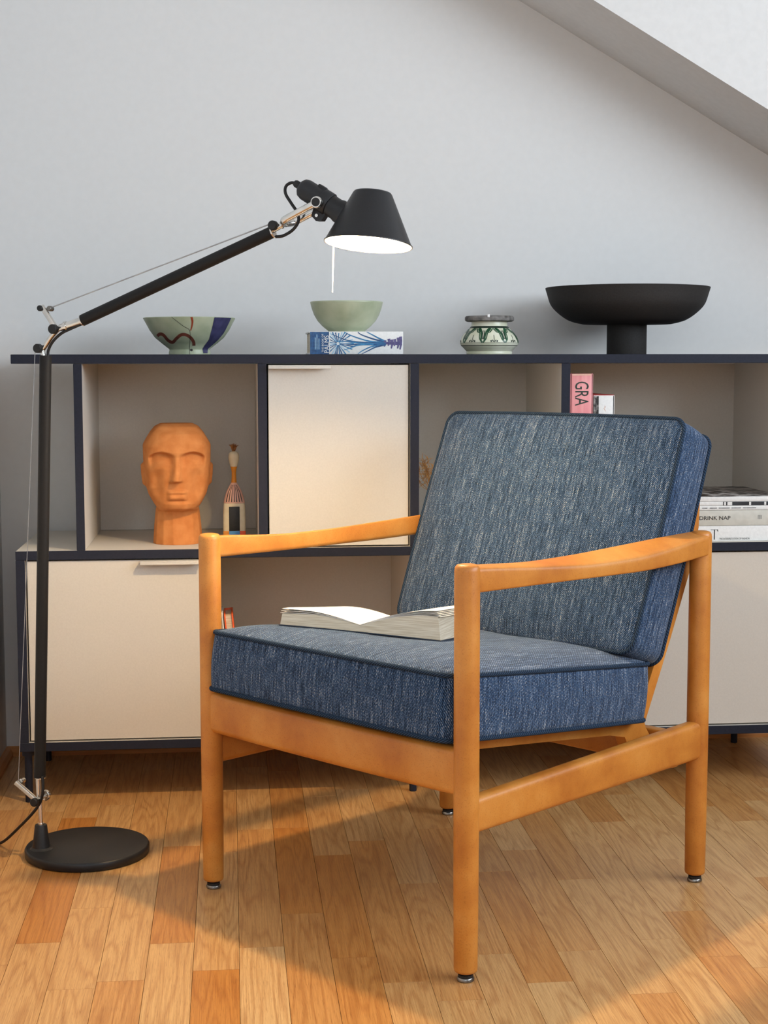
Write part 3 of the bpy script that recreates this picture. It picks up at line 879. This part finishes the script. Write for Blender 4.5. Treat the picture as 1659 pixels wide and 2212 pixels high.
mb = MB(); surf_ribbon(mb, T_, [(-.0640, .0375), (-.0585, .0415), (-.0510, .0395), (-.0420, .0290), (-.0330, .0250), (-.0250, .0320), (-.0150, .0395), (-.0050, .0395), (.0040, .0340), (.0095, .0255), (.0100, .0180)], .0031); mb.build('painted_squiggle', 'ink_brown', bl)
mb = MB(); surf_ribbon(mb, T_, [(.0068, .0745), (.0085, .0660), (.0070, .0560), (.0045, .0480)], [.0024, .0010]); mb.build('painted_streak', 'ink_rust', bl)
mb = MB(); surf_ribbon(mb, T_, [(-.033, .0748), (-.022, .0660), (-.009, .0560), (.0015, .0500), (.0035, .0380), (.0015, .0200), (.0010, .0110), (.001, .001)], .00035, .0006); mb.build('crack', 'ink_black', bl)
mb = MB(); pts = []
vs = []; fs = []
zz = [.0745, .0735, .069, .0635, .057, .0505, .043, .035, .030, .0245, .018, .0120, .0095, .0065, .004, .003]
for i, z in enumerate(zz):
    r = interp(z, T_)+.0007
    x0 = interp(z, [(.003, .0285), (.0125, .0270), (.018, .031), (.030, .0405), (.045, .0450), (.060, .0490), (.0745, .0525)]); x1 = interp(z, [(.003, .0370), (.0125, .0380), (.018, .0455), (.030, .0590), (.045, .0715), (.060, .0790), (.0745, .0860)])
    for k in range(9):
        a = math.asin(min(.985, (x0+(x1-x0)*k/8)/r)); vs.append((r*math.sin(a), -r*math.cos(a), z))
fs = [[i*9+k, (i+1)*9+k, (i+1)*9+k+1, i*9+k+1] for i in range(len(zz)-1) for k in range(8)]
mb.add(vs, fs, 0, True); mb.build('painted_stripe', 'ink_violet', bl)
mb = MB(); mb.lathe([(0, 0), (.0028, 0), (.0022, .0006), (0, .0006)], 16, 0, axis_xf((.0045, -.0416, .0095), (0, -1, .0))); mb.build('drain_hole', 'ink_black', bl)

pb = thing('palm_book', (.160, .075, ZT), 'thick white art book with blue palm spine lying under the small green bowl', 'book')
BW, BD, BH = .1905, .150, .0462
mb = MB(); mb.box(0, BW, .002, BD, 0.0003, .0032, .0006); mb.box(0, BW, .002, BD, BH-.003, BH, .0006)
mb.box(.0015, BW, 0, .0045, .0003, BH, .0014); mb.build('cover', 'paper_white', pb)
mb = MB(); mb.box(.003, BW-.003, .0045, BD-.004, .0032, BH-.003); mb.build('page_block', 'page_edges', pb)
def flat_rib(mb, pts, hw, mat, y=-.0003):
    pp = smoothpath([Vector((a, 0, b)) for a, b in pts], 6); n = len(pp); vs = []
    for i, p in enumerate(pp):
        t = (pp[min(i+1, n-1)]-pp[max(i-1, 0)]).normalized(); s = Vector((-t.z, 0, t.x))
        h = hw[0]+(hw[1]-hw[0])*i/(n-1)
        for q in (1, -1):
            c = p+s*h*q
            vs.append((min(BW-.001, max(.0415, c.x)), y, min(BH-.0008, max(.0008, c.z))))
    mb.add(vs, [[2*i, 2*i+2, 2*i+3, 2*i+1] for i in range(n-1)], mat)
mb = MB(); mb.add([(.0018, -.0002, .0008), (.040, -.0002, .0008), (.040, -.0002, BH-.0008), (.0018, -.0002, BH-.0008)], [[0, 1, 2, 3]], 1)
hub = (.058, .022)
for k in range(26):                                    # palm fan around the title
    a = math.radians(-80+360*k/26+3*math.sin(k*5))
    ln = .020+.012*abs(math.cos(a))
    flat_rib(mb, [(hub[0]+.003*math.cos(a), hub[1]+.003*math.sin(a)), (hub[0]+ln*.6*math.cos(a), hub[1]+ln*.6*math.sin(a)), (hub[0]+ln*math.cos(a), hub[1]+ln*math.sin(a))], (.0004, .0013), (0, 1, 0, 2)[k % 4], -.0004-.00003*(k % 5))
fronds = [[(.155, .024), (.12, .027), (.085, .038), (.070, .046)], [(.155, .025), (.13, .031), (.105, .040), (.098, .046)], [(.155, .026), (.142, .032), (.125, .041), (.115, .046)], [(.155, .023), (.11, .024), (.075, .029), (.045, .041)],
          [(.155, .022), (.11, .022), (.075, .026), (.050, .027)], [(.155, .021), (.12, .020), (.09, .020), (.065, .019)], [(.155, .020), (.13, .017), (.11, .009), (.098, .001)], [(.155, .020), (.135, .015), (.12, .008), (.106, .001)], [(.13, .021), (.10, .019), (.085, .014), (.070, .009)]]
for i, f_ in enumerate(fronds): flat_rib(mb, f_, (.0019, .0005), (0, 1)[i % 2], -.0005-.00003*i)
mb.build('spine_print', ['ink_blue', 'ink_deep_blue', 'ink_pale_blue'], pb, sharp=0)
mb = MB()
for i, (x, z, w) in enumerate(((.152, .022, .006), (.160, .0245, .007), (.166, .021, .009), (.172, .024, .007), (.179, .023, .011), (.184, .023, .013))):
    flat_rib(mb, [(x, z-w), (x+.002, z), (x+.001, z+w)], (.0012, .0030), 0, -.0006)
flat_rib(mb, [(.150, .023), (.170, .0225), (.188, .0225)], (.0022, .0040), 0, -.0005)
mb.build('trunk_print', 'ink_purple', pb, sharp=0)
spine = Matrix(((0, -1, 0, 0), (0, 0, -1, 0), (1, 0, 0, 0), (0, 0, 0, 1)))
text_mesh('lettering', 'PALMS', .0135, 'paper_white', pb, Matrix.Translation((.0395, -.0009, .0025)) @ spine, sx=.92)
text_mesh('lettering', 'THE BOOK OF', .0056, 'paper_white', pb, Matrix.Translation((.0290, -.0009, .0045)) @ spine)
for i, (x, l) in enumerate(((.0120, .024), (.0155, .030), (.0195, .022))):
    mb = MB(); mb.box(x-.0007, x+.0007, -.0009, -.0003, .010, .010+l); mb.build('small_print', 'ink_pale_blue', pb)

gb = thing('sage_bowl', (.241, .146, ZT+BH), 'small plain sage green bowl standing on the palm book', 'bowl')
pr = [(.0375, .0003), (.0385, .0030), (.0400, .0040), (.0500, .0120), (.0600, .0230), (.0670, .0350), (.0718, .0480), (.0745, .0590), (.0750, .0612)]
mb = MB(); mb.lathe([(0, .0003)]+pr+[(.0742, .0622), (.0732, .0612), (.0690, .046), (.062, .030), (.050, .015), (.03, .008), (0, .007)], 96); mb.build('body', 'glaze_sage', gb, sharp=60)

pt = thing('patterned_pot', (.5395, .15, ZT), 'squat cream pot with green arabesque pattern and grey stone lid', 'pot')
pr = [(.0470, .0003), (.0480, .004), (.0470, .0065), (.0530, .0130), (.0585, .0185), (.0610, .0235), (.0605, .0290), (.0570, .0370), (.0510, .0450), (.0440, .0525), (.0390, .0560), (.0375, .0600), (.0372, .0680)]
mb = MB(); mb.lathe([(0, .0003)]+pr+[(0, .0680)], 80); mb.build('body', 'glaze_cream', pt, sharp=60)
T_ = prof_r(pr)
mb = MB()
for z0, z1 in ((.0178, .0190), (.0236, .0241)):
    mb.lathe([(interp(z0, T_)+.0004, z0), (interp(z1, T_)+.0004, z1)], 80)
mb.build('painted_line', 'ink_black', pt)
mb = MB(); mb.lathe([(interp(.0545, T_)+.0005, .0545), (interp(.0585, T_)+.0005, .0585)], 80); mb.build('painted_band', 'ink_dark_green', pt)
gm = MB(); km = MB()
for k in range(8):                                     # repeated lobes around the belly
    rot = Matrix.Rotation(math.radians(45*k), 4, 'Z')
    for sgn in (-1, 1):
        t = MB()
        surf_ribbon(t, T_, [(sgn*.0060, .0545), (sgn*.0130, .0480), (sgn*.0180, .0380), (sgn*.0200, .0285), (sgn*.0230, .0245)], .0016)
        surf_ribbon(t, T_, [(sgn*.0005, .0535), (sgn*.0045, .0485), (sgn*.0070, .0460), (sgn*.0120, .0440), (sgn*.0160, .0330), (sgn*.0215, .0250)], .0010)
        surf_ribbon(t, T_, [(sgn*.0040, .0540), (sgn*.0085, .0490), (sgn*.0125, .0465)], .0014)
        gm.add(t.v, t.f, 0, True, rot)
        t = MB()
        for q in range(4):
            surf_ribbon(t, T_, [(sgn*(.0165+.0012*q), .0490-.004*q), (sgn*(.0190+.001*q), .0420-.0035*q)], .0008)
        surf_ribbon(t, T_, [(sgn*.0012, .0262), (sgn*.0042, .0300)], .0008)
        surf_ribbon(t, T_, [(sgn*.0060, .0252), (sgn*.0066, .0290)], .0013)
        km.add(t.v, t.f, 0, True, rot)
    t = MB(); surf_ribbon(t, T_, [(0, .0246), (.0002, .0330), (0, .0400)], .0006); km.add(t.v, t.f, 0, True, rot)
gm.build('painted_arabesque', 'ink_green', pt, sharp=0); km.build('painted_sprigs', 'ink_dark_green', pt, sharp=0)
mb = MB(); mb.lathe([(0, .0680), (.0470, .0683), (.0505, .0700), (.0512, .0730), (.0510, .0775), (.0490, .0797), (.0200, .0802), (0, .0800)], 64); lid = mb.build('lid', 'stone_lid', pt, sharp=50)
mb = MB(); mb.box(-.0205, -.0155, -.0512, -.0485, .0745, .0805, .0008, xf=Matrix.Rotation(.1, 4, 'Y')); mb.build('lid_chip', 'paper_white', lid)

fb = thing('footed_bowl', (.8425, .19, ZT), 'large matt black bowl on a thick cylindrical foot', 'bowl')
pr = [(.0415, .0003), (.0420, .0015), (.0420, .0625), (.0440, .0640), (.0940, .0645), (.1220, .0720), (.1460, .0880), (.1620, .1060), (.1715, .1340), (.1720, .1370)]
pr[-2:] = [(.1700, .1290), (.1735, .1405)]
pr = pr[:5]+[(p.x, p.y) for p in smoothpath([Vector((r, z, 0)) for r, z in pr[4:]], 5)][1:]
mb = MB(); mb.lathe([(0, .0003)]+pr+[(.1728, .1415), (.1715, .1410), (.166, .127), (.157, .107), (.141, .090), (.118, .076), (.09, .0690), (0, .0680)], 112); mb.build('body', 'matt_black', fb, sharp=50)

# ------------------------------------------------------------------ sculpted head in the niche
hd_ = thing('head_sculpture', (-.109, .118, ZM), 'faceted orange terracotta head sculpture with closed face in the open niche', 'sculpture', math.radians(4))
def Zc(cy): return (1730-cy)/6239.
aw = [(Zc(1730), .0500), (Zc(1500), .0477), (Zc(1330), .0448), (Zc(1285), .0440), (Zc(1262), .0425), (Zc(1200), .0490), (Zc(1100), .0580), (Zc(1000), .0630), (Zc(850), .0660), (Zc(650), .0678), (Zc(480), .0684), (Zc(400), .0650), (Zc(310), .0590), (Zc(240), .0500), (Zc(205), .0330)]
ff = [(Zc(1730), .0470), (Zc(1500), .0430), (Zc(1330), .0380), (Zc(1300), .0400), (Zc(1288), .0560), (Zc(1262), .0665), (Zc(1200), .0705), (Zc(1100), .0700), (Zc(1000), .0705), (Zc(850), .0715), (Zc(650), .0725), (Zc(560), .0745), (Zc(450), .0730), (Zc(330), .0650), (Zc(240), .0480), (Zc(205), .0300)]
bb = [(Zc(1730), .0500), (Zc(1330), .0450), (Zc(1100), .0560), (Zc(850), .0780), (Zc(550), .0850), (Zc(400), .0780), (Zc(280), .0600), (Zc(205), .0340)]
NA, NZ = 144, 190
rings = []
HT = Zc(205)
for i in range(NZ+1):
    z = HT*i/NZ
    a = interp(z, aw); f_ = interp(z, ff); b_ = interp(z, bb)
    neck = 1-sstep(.060, .080, z)
    ex = 2.0+.75*(1-neck)
    ring = []
    for k in range(NA):
        th = 2*math.pi*k/NA
        c, s = math.cos(th), math.sin(th)
        x = a*math.copysign(abs(c)**(2/ex), c); y = math.copysign(abs(s)**(2/ex), s)*(b_ if s > 0 else f_)
        if neck > 0:                                   # carved flats on the neck
            n = 14; ph = (th % (2*math.pi/n))-math.pi/n
            q = 1+(math.cos(math.pi/n)/math.cos(ph)-1)*neck*1.2
            x *= q; y *= q
        if s < 0:
            g = sstep(0, .45, -s)
            d = 0
            for e, xe in ((-1, -.0330), (1, .0290)):   # eye hollows under the brow
                arch = Zc(546)-(abs(x-xe)/.024)**2*.0085
                wx = 1-sstep(.017, .027, abs(x-xe))
                if z < arch+.002:
                    d -= .0115*wx*sstep(arch+.0015, arch-.0025, z)*(1-sstep(0, .036, arch-z)) if False else .0135*wx*(1-sstep(arch-.0045, arch+.0012, z))*(1-sstep(.004, .036, arch-z))
            # nose
            zb0, zt0 = Zc(922), Zc(585)
            if zb0-.004 < z < zt0+.02:
                t = min(1, max(0, (zt0-z)/(zt0-zb0)))
                xc = -.0015-.0035*t; w = .0060+.0070*t
                pro = .0040+.0235*t
                fall = 1-sstep(zb0+.0035, zb0-.0025, z) if False else sstep(zb0-.0025, zb0+.0035, z)
                d += pro*fall*(1-sstep(w*.35, w*1.05, abs(x-xc)))*(1-sstep(zt0, zt0+.02, z))
            # lips
            lw = 1-sstep(.012, .0225, abs(x+.003))
            for zc_, hgt, am in ((Zc(1054), .0062, .0085), (Zc(1115), .0070, .0095)):
                d += am*lw*max(0, 1-((z-zc_)/hgt)**2)
            d -= .0020*lw*max(0, 1-((z-Zc(1082))/.0016)**2)
            # chin and flat cheek planes
            d += .0045*max(0, 1-((x+.002)/.020)**2)*max(0, 1-((z-Zc(1225))/.0120)**2)
            d -= .0085*(1-sstep(0, .018, abs(abs(x+.002)-.040)))*sstep(Zc(1180), Zc(1010), z)*(1-sstep(Zc(860), Zc(720), z))
            y -= d*g
        # ears
        for sg in (-1, 1):
            if x*sg > 0:
                er = max(0, 1-((z-Zc(850))/.026)**2)*max(0, 1-((y-.006)/.017)**2)
                x += sg*.0062*sstep(0, .5, er)
        # clipped facets of the skull
        dfac = abs(x)*.80+(z-HT)*.60+.0
        ov = abs(x)*.766+(z-.2140)*.643-.0450
        if ov > 0: x -= math.copysign(ov*.766*.8, x)
        ring.append((x, y, z))
    rings.append(ring)
mb = MB(); mb.loft(rings); mb.build('head', 'terracotta', hd_, sharp=0)

# ------------------------------------------------------------------ painted wooden figurine (plain colour blocks)
dl = thing('wooden_figurine', (.0065, .195, ZM), 'slim painted wooden figurine with brown tuft beside the terracotta head', 'figurine')
def sq_loft(mb, prof, dep=.62, ex=3.2, mat=0, seg=40):
    rings = []
    for r, z in prof:
        rings.append([(r*math.copysign(abs(math.cos(t))**(2/ex), math.cos(t)), dep*r*math.copysign(abs(math.sin(t))**(2/ex), math.sin(t)), z) for t in [2*math.pi*k/seg for k in range(seg)]])
    mb.loft(rings, mat=mat)
mb = MB(); sq_loft(mb, [(.0236, .0003), (.0238, .004), (.0238, .040), (.0228, .068), (.0222, .0735)], ex=5); mb.build('body', 'doll_cream', dl)
mb = MB(); mb.box(-.0110, .0112, -.0156, -.0140, .0160, .0670, .0004); mb.build('painted_panel', 'ink_black', dl)
for x0, x1, m in ((-.0232, -.0112, 'doll_orange'), (-.0110, .0112, 'doll_blue'), (.0114, .0234, 'doll_red')):
    mb = MB(); mb.box(x0, x1, -.0157, -.0135, .0005, .0158, .0004); mb.build('painted_block', m, dl)
mb = MB(); sq_loft(mb, [(.0222, .0736), (.0220, .0770), (.0205, .0850), (.0160, .0980), (.0110, .1080), (.0070, .1145), (.0058, .1165)], .6, 2.2)
sk = mb.build('shoulders', 'doll_pink', dl)
for k in range(7):
    x = -.0165+.0055*k
    mb = MB(); mb.tube([(x*.30, -.0045-.0004, .112), (x*.75, -.0098-.001*(1-abs(x)/.0165), .096), (x, -.0132-.0012*(1-(x/.0205)**2)+.004*(x/.0165)**2, .0765)], [.0004, .0006, .0009], 6); mb.build('painted_pleat', 'ink_black', sk)
mb = MB(); sq_loft(mb, [(.0058, .1166), (.0047, .128), (.0046, .138), (.0056, .1455), (.0072, .1500)], .85, 2); mb.build('neck', 'doll_orange', dl)
mb = MB(); sq_loft(mb, [(.0072, .1501), (.0095, .1575), (.0110, .1650), (.0114, .1710), (.0104, .1765), (.0075, .1805), (.0030, .1822), (.0005, .1824)], .85, 2); mb.build('head', 'doll_cream', dl)
mb = MB()
rr = random.Random(3)
for k in range(46):
    a = rr.uniform(0, 2*math.pi); sp = rr.uniform(.1, 1)
    e = Vector((math.cos(a)*.013*sp, math.sin(a)*.008*sp, .1980-.004*sp*sp+rr.uniform(-.002, .002)))
    mb.tube([(math.cos(a)*.002, math.sin(a)*.002, .1805), (e.x*.55, e.y*.55, .1925), e], [.0006, .0008, .0001], 5)
mb.build('tuft', 'fur_brown', dl, sharp=0)

# ------------------------------------------------------------------ books in the sideboard
def upright_book(name, x0, w, dep, h, mat, label, y0=.03, z=ZM, cover2=None):
    b = thing(name, (x0, y0, z), label, 'book')
    mb = MB(); mb.box(0, .003, 0, dep, .0003, h, .0005); mb.box(w-.003, w, 0, dep, .0003, h, .0005); mb.box(0, w, 0, .0035, .0003, h, .0010)
    mb.build('cover', mat, b)
    mb = MB(); mb.box(.003, w-.003, .0035, dep-.004, .003, h-.004); mb.build('page_block', 'page_edges', b)
    return b
b = upright_book('pink_book', .6855, .0470, .240, .3440, 'cover_pink', 'tall pink spined book with grey letters upright in the niche')
down = Matrix(((0, 1, 0, 0), (0, 0, -1, 0), (-1, 0, 0, 0), (0, 0, 0, 1)))
text_mesh('lettering', 'GRA', .0400, 'ink_dark_green', b, Matrix.Translation((.0105, -.0004, .3290)) @ down, sx=.62)
mb = MB(); mb.box(.004, .043, -.0002, .0006, .3400, .3436); mb.build('spine_band', 'doll_pink', b)
b = upright_book('white_book', .7345, .0425, .200, .3000, 'paper_white', 'white spined book with red top edge standing next to the pink book')
mb = MB(); mb.box(-.0004, .0100, -.0006, .0008, .0010, .2985); mb.build('cover_photo', 'photo_print', b)
mb = MB(); mb.box(.0005, .0420, .0006, .1990, .2998, .3012); mb.build('top_edge', 'cover_red', b)
mb = MB(); mb.tube(smoothpath([(.0225, -.0002, .2790), (.0240, -.0002, .2760), (.0215, -.0002, .2735), (.0235, -.0002, .2700), (.0245, -.0002, .2675)], 5), .0004, 6); mb.build('spine_mark', 'doll_pink', b)

def flat_book(name, x0, x1, z0, z1, mat, label, y0=.02, dep=.26):
    b = thing(name, (x0, y0, z0), label, 'book', group='stacked books in the right niche')
    h = z1-z0; w = x1-x0; c = min(.0025, h*.22)
    mb = MB(); mb.box(0, w, .001, dep, .0002, c, .0004); mb.box(0, w, .001, dep, h-c, h-.0002, .0004); mb.box(0, w, 0, .003, .0002, h-.0002, min(.001, h*.2)); mb.build('cover', mat, b)
    mb = MB(); mb.box(.003, w-.003, .003, dep-.003, c, h-c); mb.build('page_block', 'page_edges', b)
    return b
face = Matrix(((1, 0, 0, 0), (0, 0, -1, 0), (0, 1, 0, 0), (0, 0, 0, 1)))
b = flat_book('art_book', .880, 1.138, ZM, .5385, 'paper_white', 'thick white book at the bottom of the stack, with a large thin letter')
mb = MB(); mb.box(.1068, .1088, -.0004, .0006, .0035, .0245); mb.build('lettering', 'ink_black', b)
mb = MB(); mb.prism([(.1000, .0245), (.1000, .0235), (.1120, .0238), (.1140, .0225), (.1152, .0195), (.1158, .0200), (.1150, .0245)], lambda u, v, d: (u, d, v), -.0004, .0006); mb.build('lettering', 'ink_black', b)
text_mesh('lettering', 'THE INTERPRETATION OF FASHION', .0060, 'ink_grey', b, Matrix.Translation((.1185, -.0004, .0030)) @ face, sx=.66)
b = flat_book('travel_book', .872, 1.138, .5385, .5705, 'cover_grey', 'grey book with bold black DRINK NAP spine in the middle of the stack')
text_mesh('lettering', 'DRINK NAP', .0112, 'ink_black', b, Matrix.Translation((.0830, -.0004, .0125)) @ face, sx=1.12, extrude=.0002)
for i in range(5):
    mb = MB(); mb.box(.2075+.0018*i, .2083+.0018*i, -.0003, .0005, .0130, .0215); mb.build('spine_mark', 'ink_grey', b)
b = flat_book('white_magazine', .876, 1.134, .5705, .5800, 'paper_white', 'thin white magazine with faint grey words lying on the grey book')
for x, w in ((.0850, .011), (.1010, .015), (.1200, .023), (.1470, .020), (.1710, .028)):
    mb = MB(); mb.box(x, x+w, -.0003, .0004, .0036, .0056); mb.build('small_print', 'ink_grey', b)
b = flat_book('photo_magazine', .880, 1.136, .5800, .5885, 'paper_white', 'thin magazine with black and white photo spine, second from the top')
mb = MB(); mb.box(.125, .256, -.0003, .0006, .0006, .0078); mb.build('spine_photo', 'cover_dark', b)
for x, w in ((.127, .004), (.134, .010), (.180, .004), (.212, .004)):
    mb = MB(); mb.box(x, x+w, -.0006, .0002, .0008, .0074); mb.build('spine_mark', 'paper_white', b)
b = flat_book('cover_photo_magazine', .884, 1.136, .5885, .5985, 'paper_white', 'topmost magazine of the stack with dark photographic cover')
mb = MB(); mb.box(.002, .250, .003, .257, .0096, .0103, .0002); mb.build('front_cover', 'photo_print', b)

# half-hidden book in the low niche
b = upright_book('orange_book', 0, .0185, .085, .2330, 'cover_orange', 'book with orange covers and cream pages just right of the front chair leg', .0, ZB+TH)
b.rotation_euler = (0, .09, math.pi); b.location = (.0220, .195, ZB+TH+.0019)
b = upright_book('cream_book', 0, .0150, .080, .2360, 'paper_white', 'white book mostly hidden behind the front chair leg in the low niche', .0, ZB+TH)
b.rotation_euler = (0, .07, math.pi); b.location = (-.0030, .192, ZB+TH+.0012)

# dried flowers in a small vase, peeping out behind the back cushion
df = thing('dried_flowers', (.432, .16, ZM), 'small tuft of dried straw flowers showing beside the back cushion', 'dried flowers')
mb = MB(); mb.lathe([(0, .0003), (.016, .0003), (.021, .012), (.022, .030), (.014, .052), (.009, .066), (.011, .072), (.009, .071), (.007, .066), (0, .05)], 40); mb.build('vase', 'vase_clay', df)
mb = MB(); rr = random.Random(5)
for k in range(16):
    a = rr.uniform(0, 2*math.pi); tx = -.022+rr.gauss(0, .012); tz = .150+rr.uniform(-.025, .022); ty = rr.gauss(0, .012)
    stem = smoothpath([(0, 0, .040), (tx*.25, ty*.3, .09), (tx*.8, ty*.8, tz-.02), (tx, ty, tz)], 4)
    mb.tube(stem, .0006, 5)
    for q in range(10):
        d = Vector((rr.gauss(-.2, 1), rr.gauss(0, 1), rr.gauss(.6, .7))).normalized()*rr.uniform(.008, .018)
        s_ = Vector(stem[-1])-Vector((0, 0, rr.uniform(0, .02)))
        mb.tube([s_, s_+d*.6+Vector((0, 0, .001)), s_+d], [.0005, .0005, .0001], 4)
mb.build('stems', 'dry_straw', df, sharp=0)
